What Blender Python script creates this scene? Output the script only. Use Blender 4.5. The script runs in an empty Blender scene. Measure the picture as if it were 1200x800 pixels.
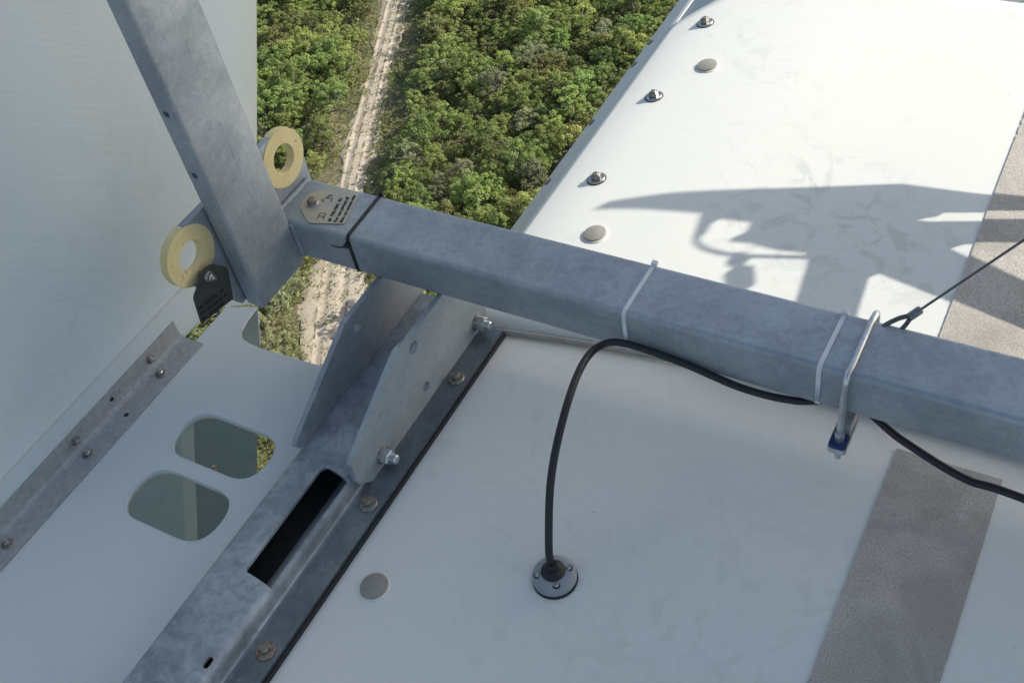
import bpy, bmesh, math, random
import numpy as np
from mathutils import Vector, Matrix
from mathutils.geometry import tessellate_polygon
random.seed(7); rng = np.random.default_rng(11)
C = bpy.context.scene.collection
scene = bpy.context.scene

# ------------------------------------------------------------------ camera
cam_d = bpy.data.cameras.new('camera'); cam = bpy.data.objects.new('camera', cam_d); C.objects.link(cam)
cam_d.sensor_width = 36.0; cam_d.lens = 39.33; cam_d.clip_start = 0.02; cam_d.clip_end = 6000
CAM_RIGHT = Vector((0.86772156, 0.47226291, -0.15500661))
CAM_DOWN = Vector((0.25969421, -0.69665357, -0.6687546))
CAM_FWD = Vector((-0.4238139, 0.54003847, -0.72714526))
m = Matrix.Identity(4)
for i in range(3):
    m[i][0] = CAM_RIGHT[i]; m[i][1] = -CAM_DOWN[i]; m[i][2] = -CAM_FWD[i]
m[0][3], m[1][3], m[2][3] = 0, 0, 1.30            # camera 1.3 m above the nacelle roof (roof = z 0)
cam.matrix_world = m
scene.camera = cam

# ------------------------------------------------------------------ sky and sun
SUN_EL, SUN_AZ = math.radians(29), math.radians(47)      # azimuth measured from +X towards +Y
sun_dir = Vector((math.cos(SUN_EL)*math.cos(SUN_AZ), math.cos(SUN_EL)*math.sin(SUN_AZ), math.sin(SUN_EL)))
world = bpy.data.worlds.new('World'); scene.world = world; world.use_nodes = True
wn = world.node_tree; wn.nodes.clear()
sky = wn.nodes.new('ShaderNodeTexSky'); sky.sky_type = 'NISHITA'; sky.sun_disc = False
sky.sun_elevation = SUN_EL; sky.sun_rotation = math.pi/2 - SUN_AZ; sky.air_density = 1.0; sky.dust_density = 2.4; sky.ozone_density = 1.0
bg = wn.nodes.new('ShaderNodeBackground'); bg.inputs['Strength'].default_value = 0.15
wo = wn.nodes.new('ShaderNodeOutputWorld')
wn.links.new(sky.outputs[0], bg.inputs[0]); wn.links.new(bg.outputs[0], wo.inputs[0])
sl = bpy.data.lights.new('sun', 'SUN'); sl.energy = 5.0; sl.angle = math.radians(0.45); sl.color = (1.0, 0.94, 0.84)
so = bpy.data.objects.new('sun', sl); C.objects.link(so)
so.rotation_euler = (-sun_dir).to_track_quat('-Z', 'Y').to_euler(); so.location = (3, 3, 4)
scene.view_settings.view_transform = 'Standard'; scene.view_settings.look = 'None'
scene.view_settings.exposure = 0.27; scene.view_settings.gamma = 1.0; scene.view_settings.use_curve_mapping = False

GROUND = -65.2

# ------------------------------------------------------------------ material helpers
def new_mat(name):
    mt = bpy.data.materials.new(name); mt.use_nodes = True
    nt = mt.node_tree; return mt, nt, nt.nodes['Principled BSDF']
def nd(nt, typ, **kw):
    n = nt.nodes.new(typ)
    for k, v in kw.items():
        if k in n.inputs: n.inputs[k].default_value = v
        else: setattr(n, k, v)
    return n
def coords(nt, scale=(1, 1, 1), src='Object', rot=(0, 0, 0)):
    t = nt.nodes.new('ShaderNodeTexCoord'); mp = nt.nodes.new('ShaderNodeMapping')
    mp.inputs['Scale'].default_value = scale; mp.inputs['Rotation'].default_value = rot
    nt.links.new(t.outputs[src], mp.inputs[0]); return mp.outputs[0]
def noise(nt, vec, scale, detail=4, rough=0.55, dist=0.0):
    n = nd(nt, 'ShaderNodeTexNoise'); n.inputs['Scale'].default_value = scale; n.inputs['Detail'].default_value = detail
    n.inputs['Roughness'].default_value = rough; n.inputs['Distortion'].default_value = dist
    nt.links.new(vec, n.inputs['Vector']); return n.outputs['Fac']
def ramp(nt, fac, stops):
    r = nt.nodes.new('ShaderNodeValToRGB'); e = r.color_ramp.elements
    while len(e) < len(stops): e.new(0.5)
    for i, (p, c) in enumerate(stops):
        e[i].position = p; e[i].color = (c, c, c, 1) if isinstance(c, (int, float)) else (*c, 1)
    nt.links.new(fac, r.inputs[0]); return r.outputs[0]
def mix(nt, fac, a, b, mode='MIX'):
    n = nt.nodes.new('ShaderNodeMix'); n.data_type = 'RGBA'; n.blend_type = mode
    for sock, v in ((n.inputs[0], fac), (n.inputs[6], a), (n.inputs[7], b)):
        if hasattr(v, 'links') or isinstance(v, bpy.types.NodeSocket): nt.links.new(v, sock)
        elif isinstance(v, (int, float)): sock.default_value = v
        else: sock.default_value = (*v, 1)
    return n.outputs[2]
def bump(nt, bs, h, strength, dist=0.002):
    b = nt.nodes.new('ShaderNodeBump'); b.inputs['Strength'].default_value = strength; b.inputs['Distance'].default_value = dist
    nt.links.new(h, b.inputs['Height']); nt.links.new(b.outputs[0], bs.inputs['Normal'])

M = {}
def galvanised(name, lo, hi, patch=9, rough=0.45, metal=0.35, contrast=1.0, patchy=False):
    mt, nt, bs = new_mat(name); v = coords(nt)
    n1 = noise(nt, v, patch, 5, 0.6, 0.4); n2 = noise(nt, v, 160, 3, 0.6)
    c = ramp(nt, n1, [(0.32, lo), (0.68, hi)])
    c = mix(nt, 0.25*contrast, c, ramp(nt, n2, [(0.3, 0.16), (0.7, 0.52)]), 'OVERLAY')
    if patchy:                                   # zinc spangle with crisp outlines
        n3 = noise(nt, v, 24, 3, 0.55, 1.0)
        c = mix(nt, ramp(nt, n3, [(0.45, 0.0), (0.56, 0.34)]), c, tuple(min(1, h*1.25) for h in hi))
        n4 = noise(nt, v, 40, 3, 0.6, 0.8)
        c = mix(nt, ramp(nt, n4, [(0.54, 0.0), (0.63, 0.38)]), c, lo)
    vo = nt.nodes.new('ShaderNodeTexVoronoi'); vo.inputs['Scale'].default_value = 85; nt.links.new(v, vo.inputs['Vector'])
    bw = nt.nodes.new('ShaderNodeRGBToBW'); nt.links.new(vo.outputs['Color'], bw.inputs[0])
    c = mix(nt, 0.12, c, bw.outputs[0], 'SOFT_LIGHT')
    n6 = noise(nt, v, 75, 5, 0.75, 0.5)
    c = mix(nt, ramp(nt, n6, [(0.5, 0.0), (0.72, 0.45*contrast)]), c, tuple(l*0.62 for l in lo))
    # white chalky bloom
    n5 = noise(nt, v, 33, 6, 0.7, 0.6)
    c = mix(nt, ramp(nt, n5, [(0.60, 0.0), (0.78, 0.35)]), c, (0.55, 0.58, 0.60))
    nt.links.new(c, bs.inputs['Base Color']); bs.inputs['Metallic'].default_value = metal
    nt.links.new(ramp(nt, n1, [(0.3, rough+0.12), (0.7, rough-0.05)]), bs.inputs['Roughness'])
    bump(nt, bs, n2, 0.12, 0.001)
    return mt
M['galv'] = galvanised('galvanised_steel', (0.295, 0.335, 0.37), (0.42, 0.46, 0.495), contrast=0.75)
M['galv_dark'] = galvanised('galvanised_steel_spangled', (0.19, 0.225, 0.26), (0.38, 0.42, 0.46), 9, 0.4, 0.4, 0.55, True)
M['galv_flange'] = galvanised('galvanised_flange_shaded', (0.13, 0.155, 0.175), (0.20, 0.23, 0.255), 12, 0.35, 0.55, 0.7)  # darker zinc: shade and dark reflection on the flange put into the colour
M['galv_light'] = galvanised('galvanised_plate', (0.32, 0.37, 0.40), (0.41, 0.46, 0.49), 6, 0.45, 0.35, 0.6)

def gelcoat(name, base, stain=0.5, ripple=0.0, spots_=()):
    mt, nt, bs = new_mat(name); v = coords(nt)
    c = base
    n0 = noise(nt, v, 1.7, 4, 0.6)
    c = mix(nt, ramp(nt, n0, [(0.35, 0.0), (0.75, 0.35*stain)]), c, tuple(b*0.86 for b in base))
    n1 = noise(nt, v, 7, 6, 0.7, 1.5)                       # wiped dirt smears
    c = mix(nt, ramp(nt, n1, [(0.56, 0.0), (0.70, 0.55*stain)]), c, (base[0]*0.72, base[1]*0.72, base[2]*0.70))
    vs = coords(nt, (3, 22, 3), rot=(0, 0, 0.5))
    n2 = noise(nt, vs, 2.2, 4, 0.7, 0.8)                    # scuff streaks
    c = mix(nt, ramp(nt, n2, [(0.66, 0.0), (0.74, 0.5*stain)]), c, (base[0]*0.7, base[1]*0.71, base[2]*0.7))
    n7 = noise(nt, v, 13, 5, 0.65, 2.2); n8 = noise(nt, v, 2.3, 3, 0.5)
    sm = mix(nt, 1.0, ramp(nt, n7, [(0.53, 0.0), (0.64, 0.55*stain)]), ramp(nt, n8, [(0.46, 0.0), (0.62, 1.0)]), 'MULTIPLY')
    c = mix(nt, sm, c, (base[0]*0.62, base[1]*0.63, base[2]*0.60))
    for (cx, cy, cz), rad, amt in spots_:                     # scuffed, trodden patches
        vd = nt.nodes.new('ShaderNodeVectorMath'); vd.operation = 'DISTANCE'; tc = nt.nodes.new('ShaderNodeTexCoord')
        nt.links.new(tc.outputs['Object'], vd.inputs[0]); vd.inputs[1].default_value = (cx, cy, cz)
        ms = ramp(nt, vd.outputs['Value'], [(rad*0.35, 1.0), (rad, 0.0)])
        n9 = noise(nt, v, 15, 6, 0.62, 1.6)
        sm2 = mix(nt, 1.0, ramp(nt, n9, [(0.50, 0.0), (0.60, amt)]), ms, 'MULTIPLY')
        c = mix(nt, sm2, c, (base[0]*0.60, base[1]*0.62, base[2]*0.60))
    n3 = noise(nt, v, 70, 2, 0.5)
    c = mix(nt, ramp(nt, n3, [(0.765, 0.0), (0.79, 0.7*stain)]), c, (0.12, 0.13, 0.13))   # specks
    nt.links.new(c, bs.inputs['Base Color'])
    bs.inputs['Roughness'].default_value = 0.42; bs.inputs['IOR'].default_value = 1.45
    nt.links.new(ramp(nt, n1, [(0.4, 0.38), (0.7, 0.6)]), bs.inputs['Roughness'])
    if ripple:
        v1 = coords(nt, rot=(math.radians(37), 0, 0)); m2 = nt.nodes.new('ShaderNodeMapping'); m2.inputs['Scale'].default_value = (1, 1.0, 11.0)
        nt.links.new(v1, m2.inputs[0]); nr = noise(nt, m2.outputs[0], 7, 4, 0.55, 0.4); bump(nt, bs, nr, ripple, 0.005)
    else:
        bump(nt, bs, noise(nt, v, 300, 2), 0.04, 0.0006)
    return mt
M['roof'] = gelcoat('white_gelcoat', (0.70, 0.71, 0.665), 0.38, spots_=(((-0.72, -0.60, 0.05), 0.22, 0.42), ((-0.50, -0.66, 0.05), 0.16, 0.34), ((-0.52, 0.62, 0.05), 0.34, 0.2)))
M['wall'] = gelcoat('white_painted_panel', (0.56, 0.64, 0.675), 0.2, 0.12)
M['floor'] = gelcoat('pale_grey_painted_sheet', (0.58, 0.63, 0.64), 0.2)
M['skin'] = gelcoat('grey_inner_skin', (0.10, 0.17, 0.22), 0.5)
M['skin_lit'] = gelcoat('lit_inner_skin', (0.20, 0.29, 0.36), 0.5)  # paler copy of the skin: brighter light on this side put into the colour

def simple(name, col, rough=0.5, metal=0.0, var=0.0, scale=60, dark=None, bstr=0.0):
    mt, nt, bs = new_mat(name); v = coords(nt)
    n = noise(nt, v, scale, 5, 0.6)
    d = dark or tuple(c*(1-var) for c in col)
    nt.links.new(ramp(nt, n, [(0.35, d), (0.65, col)]), bs.inputs['Base Color'])
    bs.inputs['Roughness'].default_value = rough; bs.inputs['Metallic'].default_value = metal
    if bstr: bump(nt, bs, n, bstr, 0.001)
    return mt
M['stainless'] = simple('stainless_steel', (0.55, 0.55, 0.54), 0.28, 0.95, 0.3, 90)
M['bolt_dull'] = simple('weathered_bolt_steel', (0.36, 0.34, 0.30), 0.42, 0.8, 0.5, 140)
M['bolt_rust'] = simple('rust_stained_washer', (0.34, 0.30, 0.26), 0.6, 0.5, 0, 180, (0.17, 0.09, 0.05))
M['zinc_rod'] = simple('zinc_plated_rod', (0.62, 0.66, 0.68), 0.3, 0.85, 0.25, 60)
M['angle'] = simple('stained_angle_steel', (0.42, 0.445, 0.455), 0.40, 0.3, 0, 110, (0.32, 0.335, 0.345), 0.1)
M['plug'] = simple('grey_plastic_plug', (0.31, 0.295, 0.26), 0.55, 0.0, 0.15, 40)
M['rubber'] = simple('black_rubber', (0.016, 0.017, 0.019), 0.5, 0, 0.3, 80)
M['cable'] = simple('black_cable_jacket', (0.014, 0.015, 0.017), 0.38, 0, 0.2, 120)
M['tie_black'] = simple('black_nylon', (0.012, 0.012, 0.013), 0.4)
M['tie_white'] = simple('natural_white_nylon', (0.72, 0.73, 0.72), 0.45, 0, 0.08)
M['gland'] = simple('grey_gland_plastic', (0.29, 0.32, 0.345), 0.45, 0, 0.1, 60)
M['blue'] = simple('blue_plastic_pad', (0.02, 0.045, 0.16), 0.5, 0, 0.2)
M['plate_pale'] = simple('etched_metal_plate', (0.50, 0.47, 0.36), 0.38, 0.5, 0, 22, (0.40, 0.40, 0.37))
M['plate_dark'] = simple('shade_toned_plate', (0.055, 0.065, 0.066), 0.45, 0.4, 0.25, 70)  # same metal as the pale plate; shade and dark reflections put into the colour
M['ink'] = simple('black_ink', (0.02, 0.02, 0.02), 0.6)
M['ink_dark'] = simple('black_engraving', (0.008, 0.009, 0.009), 0.7)
M['sealant'] = simple('grey_brown_sealant', (0.36, 0.34, 0.31), 0.6, 0, 0.2, 50)
M['wire'] = simple('steel_wire_rope', (0.16, 0.16, 0.165), 0.45, 0.6, 0.5, 600)
M['ferrule'] = simple('pressed_aluminium', (0.30, 0.31, 0.33), 0.4, 0.8, 0.35, 200)
M['blocker'] = simple('white_painted_blocker', (0.78, 0.79, 0.78), 0.45, 0, 0.04, 6)
M['slab'] = simple('aluminium_slab', (0.42, 0.43, 0.44), 0.45, 0.6, 0.2, 30)

mt, nt, bs = new_mat('yellow_painted_steel'); v = coords(nt)
c = ramp(nt, noise(nt, v, 30, 5, 0.6), [(0.3, (0.66, 0.54, 0.25)), (0.7, (0.76, 0.65, 0.36))])
c = mix(nt, ramp(nt, noise(nt, v, 60, 5, 0.7, 0.8), [(0.635, 0.0), (0.66, 0.85)]), c, (0.10, 0.09, 0.07))
nt.links.new(c, bs.inputs['Base Color']); bs.inputs['Roughness'].default_value = 0.55; M['yellow'] = mt

mt, nt, bs = new_mat('anti_slip_grit'); v = coords(nt)
g1 = noise(nt, v, 420, 2, 0.6); g2 = noise(nt, v, 5, 5, 0.65, 0.6); g3 = noise(nt, v, 150, 4, 0.7)
c = ramp(nt, g1, [(0.28, (0.30, 0.275, 0.24)), (0.48, (0.47, 0.435, 0.385)), (0.70, (0.62, 0.585, 0.525))])
c = mix(nt, ramp(nt, g2, [(0.42, 0.0), (0.60, 0.7)]), c, (0.29, 0.265, 0.23))
c = mix(nt, ramp(nt, g3, [(0.63, 0.0), (0.72, 0.7)]), c, (0.13, 0.12, 0.11))
nt.links.new(c, bs.inputs['Base Color']); bs.inputs['Roughness'].default_value = 0.85; bump(nt, bs, g1, 0.6, 0.0012); M['grit'] = mt

# ------------------------------------------------------------------ object helpers
def tag(o, label=None, cat=None, group=None, kind=None):
    for k, val in (('label', label), ('category', cat), ('group', group), ('kind', kind)):
        if val: o[k] = val
    return o
def thing(name, label, cat, loc=(0, 0, 0), group=None):
    o = bpy.data.objects.new(name, None); C.objects.link(o); o.location = loc; o.empty_display_size = 0.05
    return tag(o, label, cat, group)
def world_loc(o):
    p = Vector(o.location)
    while o.parent: o = o.parent; p = p + Vector(o.location)
    return p
def obj(name, verts, faces, mat, parent=None, smooth=False, loc=None, bevel=0.0, seg=2, angle=40):
    base = world_loc(parent) if parent else Vector((0, 0, 0))
    L = Vector(loc) if loc is not None else (base if parent else Vector((0, 0, 0)))
    me = bpy.data.meshes.new(name); me.from_pydata([tuple(Vector(p)-L) for p in verts], [], faces)
    bm = bmesh.new(); bm.from_mesh(me); bmesh.ops.remove_doubles(bm, verts=bm.verts, dist=1e-6); bmesh.ops.recalc_face_normals(bm, faces=bm.faces)
    bm.to_mesh(me); bm.free()
    me.materials.append(M[mat] if isinstance(mat, str) else mat)
    o = bpy.data.objects.new(name, me); C.objects.link(o)
    if parent: o.parent = parent; o.location = L - base
    else: o.location = L
    if smooth: me.shade_smooth(); me.set_sharp_from_angle(angle=math.radians(angle))
    if bevel:
        b = o.modifiers.new('bevel', 'BEVEL'); b.width = bevel; b.segments = seg; b.limit_method = 'ANGLE'; b.angle_limit = math.radians(35); b.harden_normals = False
        me.shade_flat()
    return o
def face_up(o):
    if o.data.polygons[0].normal.z < 0: o.data.flip_normals()
    return o
def box(x0, x1, y0, y1, z0, z1):
    vs = [(x, y, z) for x in (x0, x1) for y in (y0, y1) for z in (z0, z1)]
    return vs, [(0, 1, 3, 2), (4, 6, 7, 5), (0, 4, 5, 1), (2, 3, 7, 6), (0, 2, 6, 4), (1, 5, 7, 3)]
def prism(loops, place, t0, t1):
    """plate: outer loop + hole loops of (u, v); place(u, v, t) -> xyz; t0..t1 thickness"""
    tri = tessellate_polygon([[Vector((u, w, 0)) for u, w in lp] for lp in loops])
    flat = [p for lp in loops for p in lp]; n = len(flat)
    vs = [place(u, w, t0) for u, w in flat] + [place(u, w, t1) for u, w in flat]
    fs = [tuple(t) for t in tri] + [tuple(i+n for i in reversed(t)) for t in tri]
    k = 0
    for lp in loops:
        L = len(lp)
        for i in range(L): a, b = k+i, k+(i+1) % L; fs.append((a, b, b+n, a+n))
        k += L
    return vs, fs
PX = lambda u, w, t: (t, u, w)      # plate in the YZ plane
PZ = lambda u, w, t: (u, w, t)      # plate in the XY plane
def circ(cx, cy, r, n=28, a0=0, a1=2*math.pi, rx=1.0):
    full = abs(a1-a0-2*math.pi) < 1e-6
    k = n if full else n+1
    return [(cx+r*rx*math.cos(a0+(a1-a0)*i/n), cy+r*math.sin(a0+(a1-a0)*i/n)) for i in range(k)]
def round_poly(pts, r, seg=5):
    out = []; n = len(pts)
    for i in range(n):
        rr = r[i] if isinstance(r, (list, tuple)) else r
        p, a, b = Vector(pts[i]), Vector(pts[i-1]), Vector(pts[(i+1) % n])
        if rr <= 0: out.append(tuple(p)); continue
        d1 = (a-p); d2 = (b-p); k = min(rr, d1.length*0.49, d2.length*0.49)
        A = p+d1.normalized()*k; B = p+d2.normalized()*k
        for j in range(seg+1):
            t = j/seg; out.append(tuple(A*(1-t)**2+p*2*t*(1-t)+B*t*t))
    return out
def spline(pts, per=8):
    P = [Vector(p) for p in pts]; P = [2*P[0]-P[1]]+P+[2*P[-1]-P[-2]]; out = []
    for i in range(1, len(P)-2):
        a, b, c, d = P[i-1:i+3]
        for j in range(per):
            t = j/per; out.append(0.5*((2*b)+(c-a)*t+(2*a-5*b+4*c-d)*t*t+(3*b-a-3*c+d)*t**3))
    out.append(P[-2]); return out
def tube(path, r, n=12, flat=None):
    P = [Vector(p) for p in path]; vs = []; fs = []; up = None
    for i, p in enumerate(P):
        t = (P[min(i+1, len(P)-1)]-P[max(i-1, 0)]).normalized()
        if up is None: up = t.orthogonal().normalized()
        up = (up-t*up.dot(t)).normalized(); s = t.cross(up)
        rr = r[i] if isinstance(r, (list, tuple)) else r
        for k in range(n):
            a = 2*math.pi*k/n; vs.append(p+up*(math.cos(a)*rr)+s*(math.sin(a)*rr))
    for i in range(len(P)-1):
        for k in range(n):
            a, b = i*n+k, i*n+(k+1) % n; fs.append((a, b, b+n, a+n))
    fs.append(tuple(range(n))); fs.append(tuple(range((len(P)-1)*n, len(P)*n)))
    return vs, fs
def strap(path, normals, w_dir, w, t):
    """flat band: path points (inner side), outward normals, width direction"""
    vs = []; fs = []; W = Vector(w_dir).normalized()*w/2
    for p, nrm in zip(path, normals):
        p = Vector(p); nn = Vector(nrm).normalized()*t
        vs += [p-W, p+W, p+W+nn, p-W+nn]
    for i in range(len(path)-1):
        for k in range(4): a, b = i*4+k, i*4+(k+1) % 4; fs.append((a, b, b+4, a+4))
    fs += [(0, 1, 2, 3), tuple(range(len(path)*4-4, len(path)*4))]
    return vs, fs
def frame_of(axis):
    z = Vector(axis).normalized(); x = z.orthogonal().normalized(); return x, z.cross(x), z
def lathe(prof, loc, axis, n=20):
    """prof: list of (r, h)"""
    x, y, z = frame_of(axis); L = Vector(loc); vs = []; fs = []
    for r, h in prof:
        for k in range(n):
            a = 2*math.pi*k/n; vs.append(L+x*(r*math.cos(a))+y*(r*math.sin(a))+z*h)
    for i in range(len(prof)-1):
        for k in range(n): a, b = i*n+k, i*n+(k+1) % n; fs.append((a, b, b+n, a+n))
    fs.append(tuple(range(n))); fs.append(tuple(range((len(prof)-1)*n, len(prof)*n)))
    return vs, fs
def hexnut(loc, axis, r, h0, h1, rot=0.0):
    x, y, z = frame_of(axis); L = Vector(loc); vs = []
    for rr, hh in ((r, h0), (r, h1-0.18*(h1-h0)), (r*0.88, h1)):
        for k in range(6):
            a = rot+math.pi*k/3; vs.append(L+x*(rr*math.cos(a))+y*(rr*math.sin(a))+z*hh)
    fs = [(0, 1, 2, 3, 4, 5), tuple(range(12, 18))]
    for i in range(2):
        for k in range(6): a, b = i*6+k, i*6+(k+1) % 6; fs.append((a, b, b+6, a+6))
    return vs, fs
def bolt(parent, loc, axis, r=0.008, wr=0.015, wt=0.0025, head=0.008, mat='bolt_dull', wmat='bolt_dull', rot=0.3, tip=0.0, tr=None, name='bolt'):
    """hex bolt head (or nut with thread tip) on a dished washer"""
    h = obj(name, *hexnut(loc, axis, r, wt, wt+head, rot), mat, parent, loc=loc, smooth=True, angle=25)
    obj('washer', *lathe([(0.001, 0), (wr, 0), (wr, wt*0.6), (wr*0.93, wt), (0.001, wt)], loc, axis, 22), wmat, h, loc=loc, smooth=True)
    tr = tr or r*0.55
    p = [(0.0005, wt+head*0.9), (tr, wt+head*0.9), (tr, wt+head+tip), (tr*0.8, wt+head+tip+0.0015), (0.0005, wt+head+tip+0.0015)]
    if tip: obj('thread', *lathe(p, loc, axis, 14), mat, h, loc=loc, smooth=True)
    return h
def cut(o, cutters):
    """subtract closed shapes (verts, faces) from a mesh object"""
    for vs, fs in cutters:
        me = bpy.data.meshes.new('tmp'); me.from_pydata([tuple(Vector(p)-world_loc(o)) for p in vs], [], fs)
        bm = bmesh.new(); bm.from_mesh(me); bmesh.ops.remove_doubles(bm, verts=bm.verts, dist=1e-6); bmesh.ops.recalc_face_normals(bm, faces=bm.faces); bm.to_mesh(me); bm.free()
        co = bpy.data.objects.new('tmp', me); C.objects.link(co); co.matrix_world = Matrix.Translation(world_loc(o))
        md = o.modifiers.new('cut', 'BOOLEAN'); md.operation = 'DIFFERENCE'; md.object = co; md.solver = 'EXACT'
        bpy.context.view_layer.update()
        dg = bpy.context.evaluated_depsgraph_get()
        nm = bpy.data.meshes.new_from_object(o.evaluated_get(dg)); old = o.data; o.modifiers.clear(); o.data = nm
        bpy.data.objects.remove(co); bpy.data.meshes.remove(me); bpy.data.meshes.remove(old)
    o.data.shade_smooth(); o.data.set_sharp_from_angle(angle=math.radians(35))
def text(name, body, size, origin, right, up, mat, parent, lift=0.0006):
    cu = bpy.data.curves.new('txt', 'FONT'); cu.body = body; cu.size = size; cu.extrude = 0.0002
    cu.offset = 0.00012
    to = bpy.data.objects.new('txt', cu); C.objects.link(to); bpy.context.view_layer.update()
    me = bpy.data.meshes.new_from_object(to.evaluated_get(bpy.context.evaluated_depsgraph_get()))
    bpy.data.objects.remove(to); bpy.data.curves.remove(cu)
    R_, U_ = Vector(right).normalized(), Vector(up).normalized(); N_ = R_.cross(U_)
    O_ = Vector(origin); base = world_loc(parent)
    for vtx in me.vertices: c = vtx.co.copy(); vtx.co = O_+R_*c.x+U_*c.y+N_*(c.z+lift)-base
    me.materials.clear(); me.materials.append(M[mat]); o = bpy.data.objects.new(name, me); C.objects.link(o); o.parent = parent
    return o

# ================================================================== NACELLE ROOF
def roof_z(x):
    u = max(0.0, -0.55-x)
    return -(0.16*u*u + 4.5*max(0.0, u-0.2)**3)
XE = -0.886                                        # lip of the top shell
EDGE = [(XE, roof_z(XE))]
def shell(name, y0, y1, parent, lift=0.0, corner=False, seam=None):
    xs = list(np.linspace(XE, -0.5, 26))+list(np.linspace(-0.45, 1.55, 24))
    ys = list(np.linspace(y0, y1, 30)); vs = []; fs = []
    for j, y in enumerate(ys):
        for x in xs:
            yy = y
            if seam == 'end' and j == len(ys)-1: yy = y+0.125*min(max(x+0.78, -0.1), 0.5)
            if seam == 'start' and j == 0: yy = y+0.125*min(max(x+0.78, -0.1), 0.5)
            if corner:
                ye = min(2.10, 1.912+(x+0.872)*1.46); yy = yy if j == 0 else y0+(ye-y0)*(y-y0)/(y1-y0)
            vs.append((x, yy, roof_z(x)+lift))
    n = len(xs)
    for j in range(len(ys)-1):
        for i in range(n-1): a = j*n+i; fs.append((a, a+1, a+n+1, a+n))
    o = face_up(obj(name, vs, fs, 'roof', parent, smooth=True))
    s = o.modifiers.new('thick', 'SOLIDIFY'); s.thickness = 0.009; s.offset = -1
    return o
near = thing('roof_shell', 'white roof shell in full shade, carrying the cable outlet', 'roof shell', (0.3, 0.0, -0.05))
far = thing('roof_shell', 'sunlit white roof shell with a row of bolts along its edge', 'roof shell', (0.3, 2.0, -0.05))
shell('shell_panel', -1.3, 0.978, near, 0.0, seam='end')
shell('shell_panel', 0.992, 2.10, far, 0.004, seam='start', corner=True)
# rounded shoulder below the lip, with its row of flange bolts
def shoulder(parent, y0, y1, dz):
    pr = [(XE+0.008, -0.036), (XE-0.002, -0.0385), (XE-0.012, -0.047), (-0.942, -0.090), (-0.956, -0.125), (-0.962, -0.2), (-0.965, -1.0), (-0.93, -2.2), (-0.80, -2.6)]
    pts = spline([(x, 0, z+dz) for x, z in pr], 4); vs = []; fs = []
    for y in (y0, y1):
        for p in pts: vs.append((p.x, y, p.z))
    n = len(pts); fs = [(i, i+1, n+i+1, n+i) for i in range(n-1)]
    o = obj('side_skirt', vs, fs, 'roof', parent, smooth=True, angle=60)
    if o.data.polygons[n//2].normal.x > 0: o.data.flip_normals()
    s = o.modifiers.new('thick', 'SOLIDIFY'); s.thickness = 0.006; s.offset = -1
shoulder(near, -1.3, 0.984, -0.002); shoulder(far, 0.985, 3.6, 0.0)
for y in (1.885, 1.80, 1.594, 1.402):
    bolt(far, (-0.9215, y, -0.0705), (-0.66, 0, 0.75), 0.0085, 0.016, 0.003, 0.008, 'bolt_dull', 'rubber', name='flange_bolt')
for y in (1.90, 1.637, 1.378):
    z = roof_z(-0.805)+0.004
    bolt(far, (-0.806, y, z), (-0.12, 0, 1), 0.0095, 0.0165, 0.0035, 0.0075, 'bolt_dull', 'stainless', rot=y*3, tip=0.0012, tr=0.006)
    obj('sealing_ring', *lathe([(0.001, -0.001), (0.0182, -0.001), (0.0182, 0.0012), (0.001, 0.0012)], (-0.806, y, z), (-0.12, 0, 1), 24), 'rubber', far, smooth=True)
def plug(parent, x, y, dz=0.0, tilt=(-0.1, 0, 1)):
    obj('plug', *lathe([(0.001, 0), (0.0205, 0), (0.0205, 0.002), (0.0195, 0.0045), (0.012, 0.0062), (0.001, 0.0068)], (x, y, roof_z(x)+dz), tilt, 30), 'plug', parent, smooth=True, angle=30)
    obj('plug_rim', *lathe([(0.0203, -0.001), (0.0219, -0.001), (0.0219, 0.0010), (0.0212, 0.0018), (0.0203, 0.0018)], (x+0.001, y-0.001, roof_z(x)+dz), tilt, 30), 'roof', parent, smooth=True)
plug(far, -0.742, 1.752, 0.004); plug(far, -0.741, 1.238, 0.004); plug(near, -0.723, 0.503)
# the next shell beyond the far joint, its corner cut back
f2 = thing('roof_shell', 'white roof shell beyond the joint at the end of the sunlit roof', 'roof shell', (0.3, 2.8, -0.05))
vs = []; xs = list(np.linspace(XE+0.002, -0.5, 20))+list(np.linspace(-0.45, 1.55, 20))
for y in (1.86, 2.9, 3.6):
    for x in xs: vs.append((x, y, roof_z(x)-0.004))
n = len(xs); o = obj('shell_panel', vs, [(j*n+i, j*n+i+1, (j+1)*n+i+1, (j+1)*n+i) for j in range(2) for i in range(n-1)], 'roof', f2, smooth=True); face_up(o)
s = o.modifiers.new('thick', 'SOLIDIFY'); s.thickness = 0.009; s.offset = -1
# seam sealant between the shells
pts = [(x, 0.985+0.125*min(max(x+0.78, -0.1), 0.5), roof_z(x)+0.001) for x in np.linspace(-0.88, 1.5, 60)]
obj('seam_bead', *tube(pts, 0.0055, 8), 'sealant', near, smooth=True)
# anti-slip strips
def grit_strip(parent, y0, y1, dz):
    n = 260; L = []; Rr = []
    chip = lambda: rng.normal(0, 0.0002)+(rng.uniform(0.001, 0.003) if rng.uniform() < 0.02 else 0)
    for i in range(n+1):
        y = y0+(y1-y0)*i/n
        L.append((-0.1545+chip(), y)); Rr.append((-0.0165-chip(), y))
    obj('anti_slip_strip', *prism([L+Rr[::-1]], PZ, dz, dz+0.0022), 'grit', parent)
grit_strip(near, -1.2, 0.9775, 0.0002); grit_strip(far, 1.075, 2.098, 0.0042)

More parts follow.
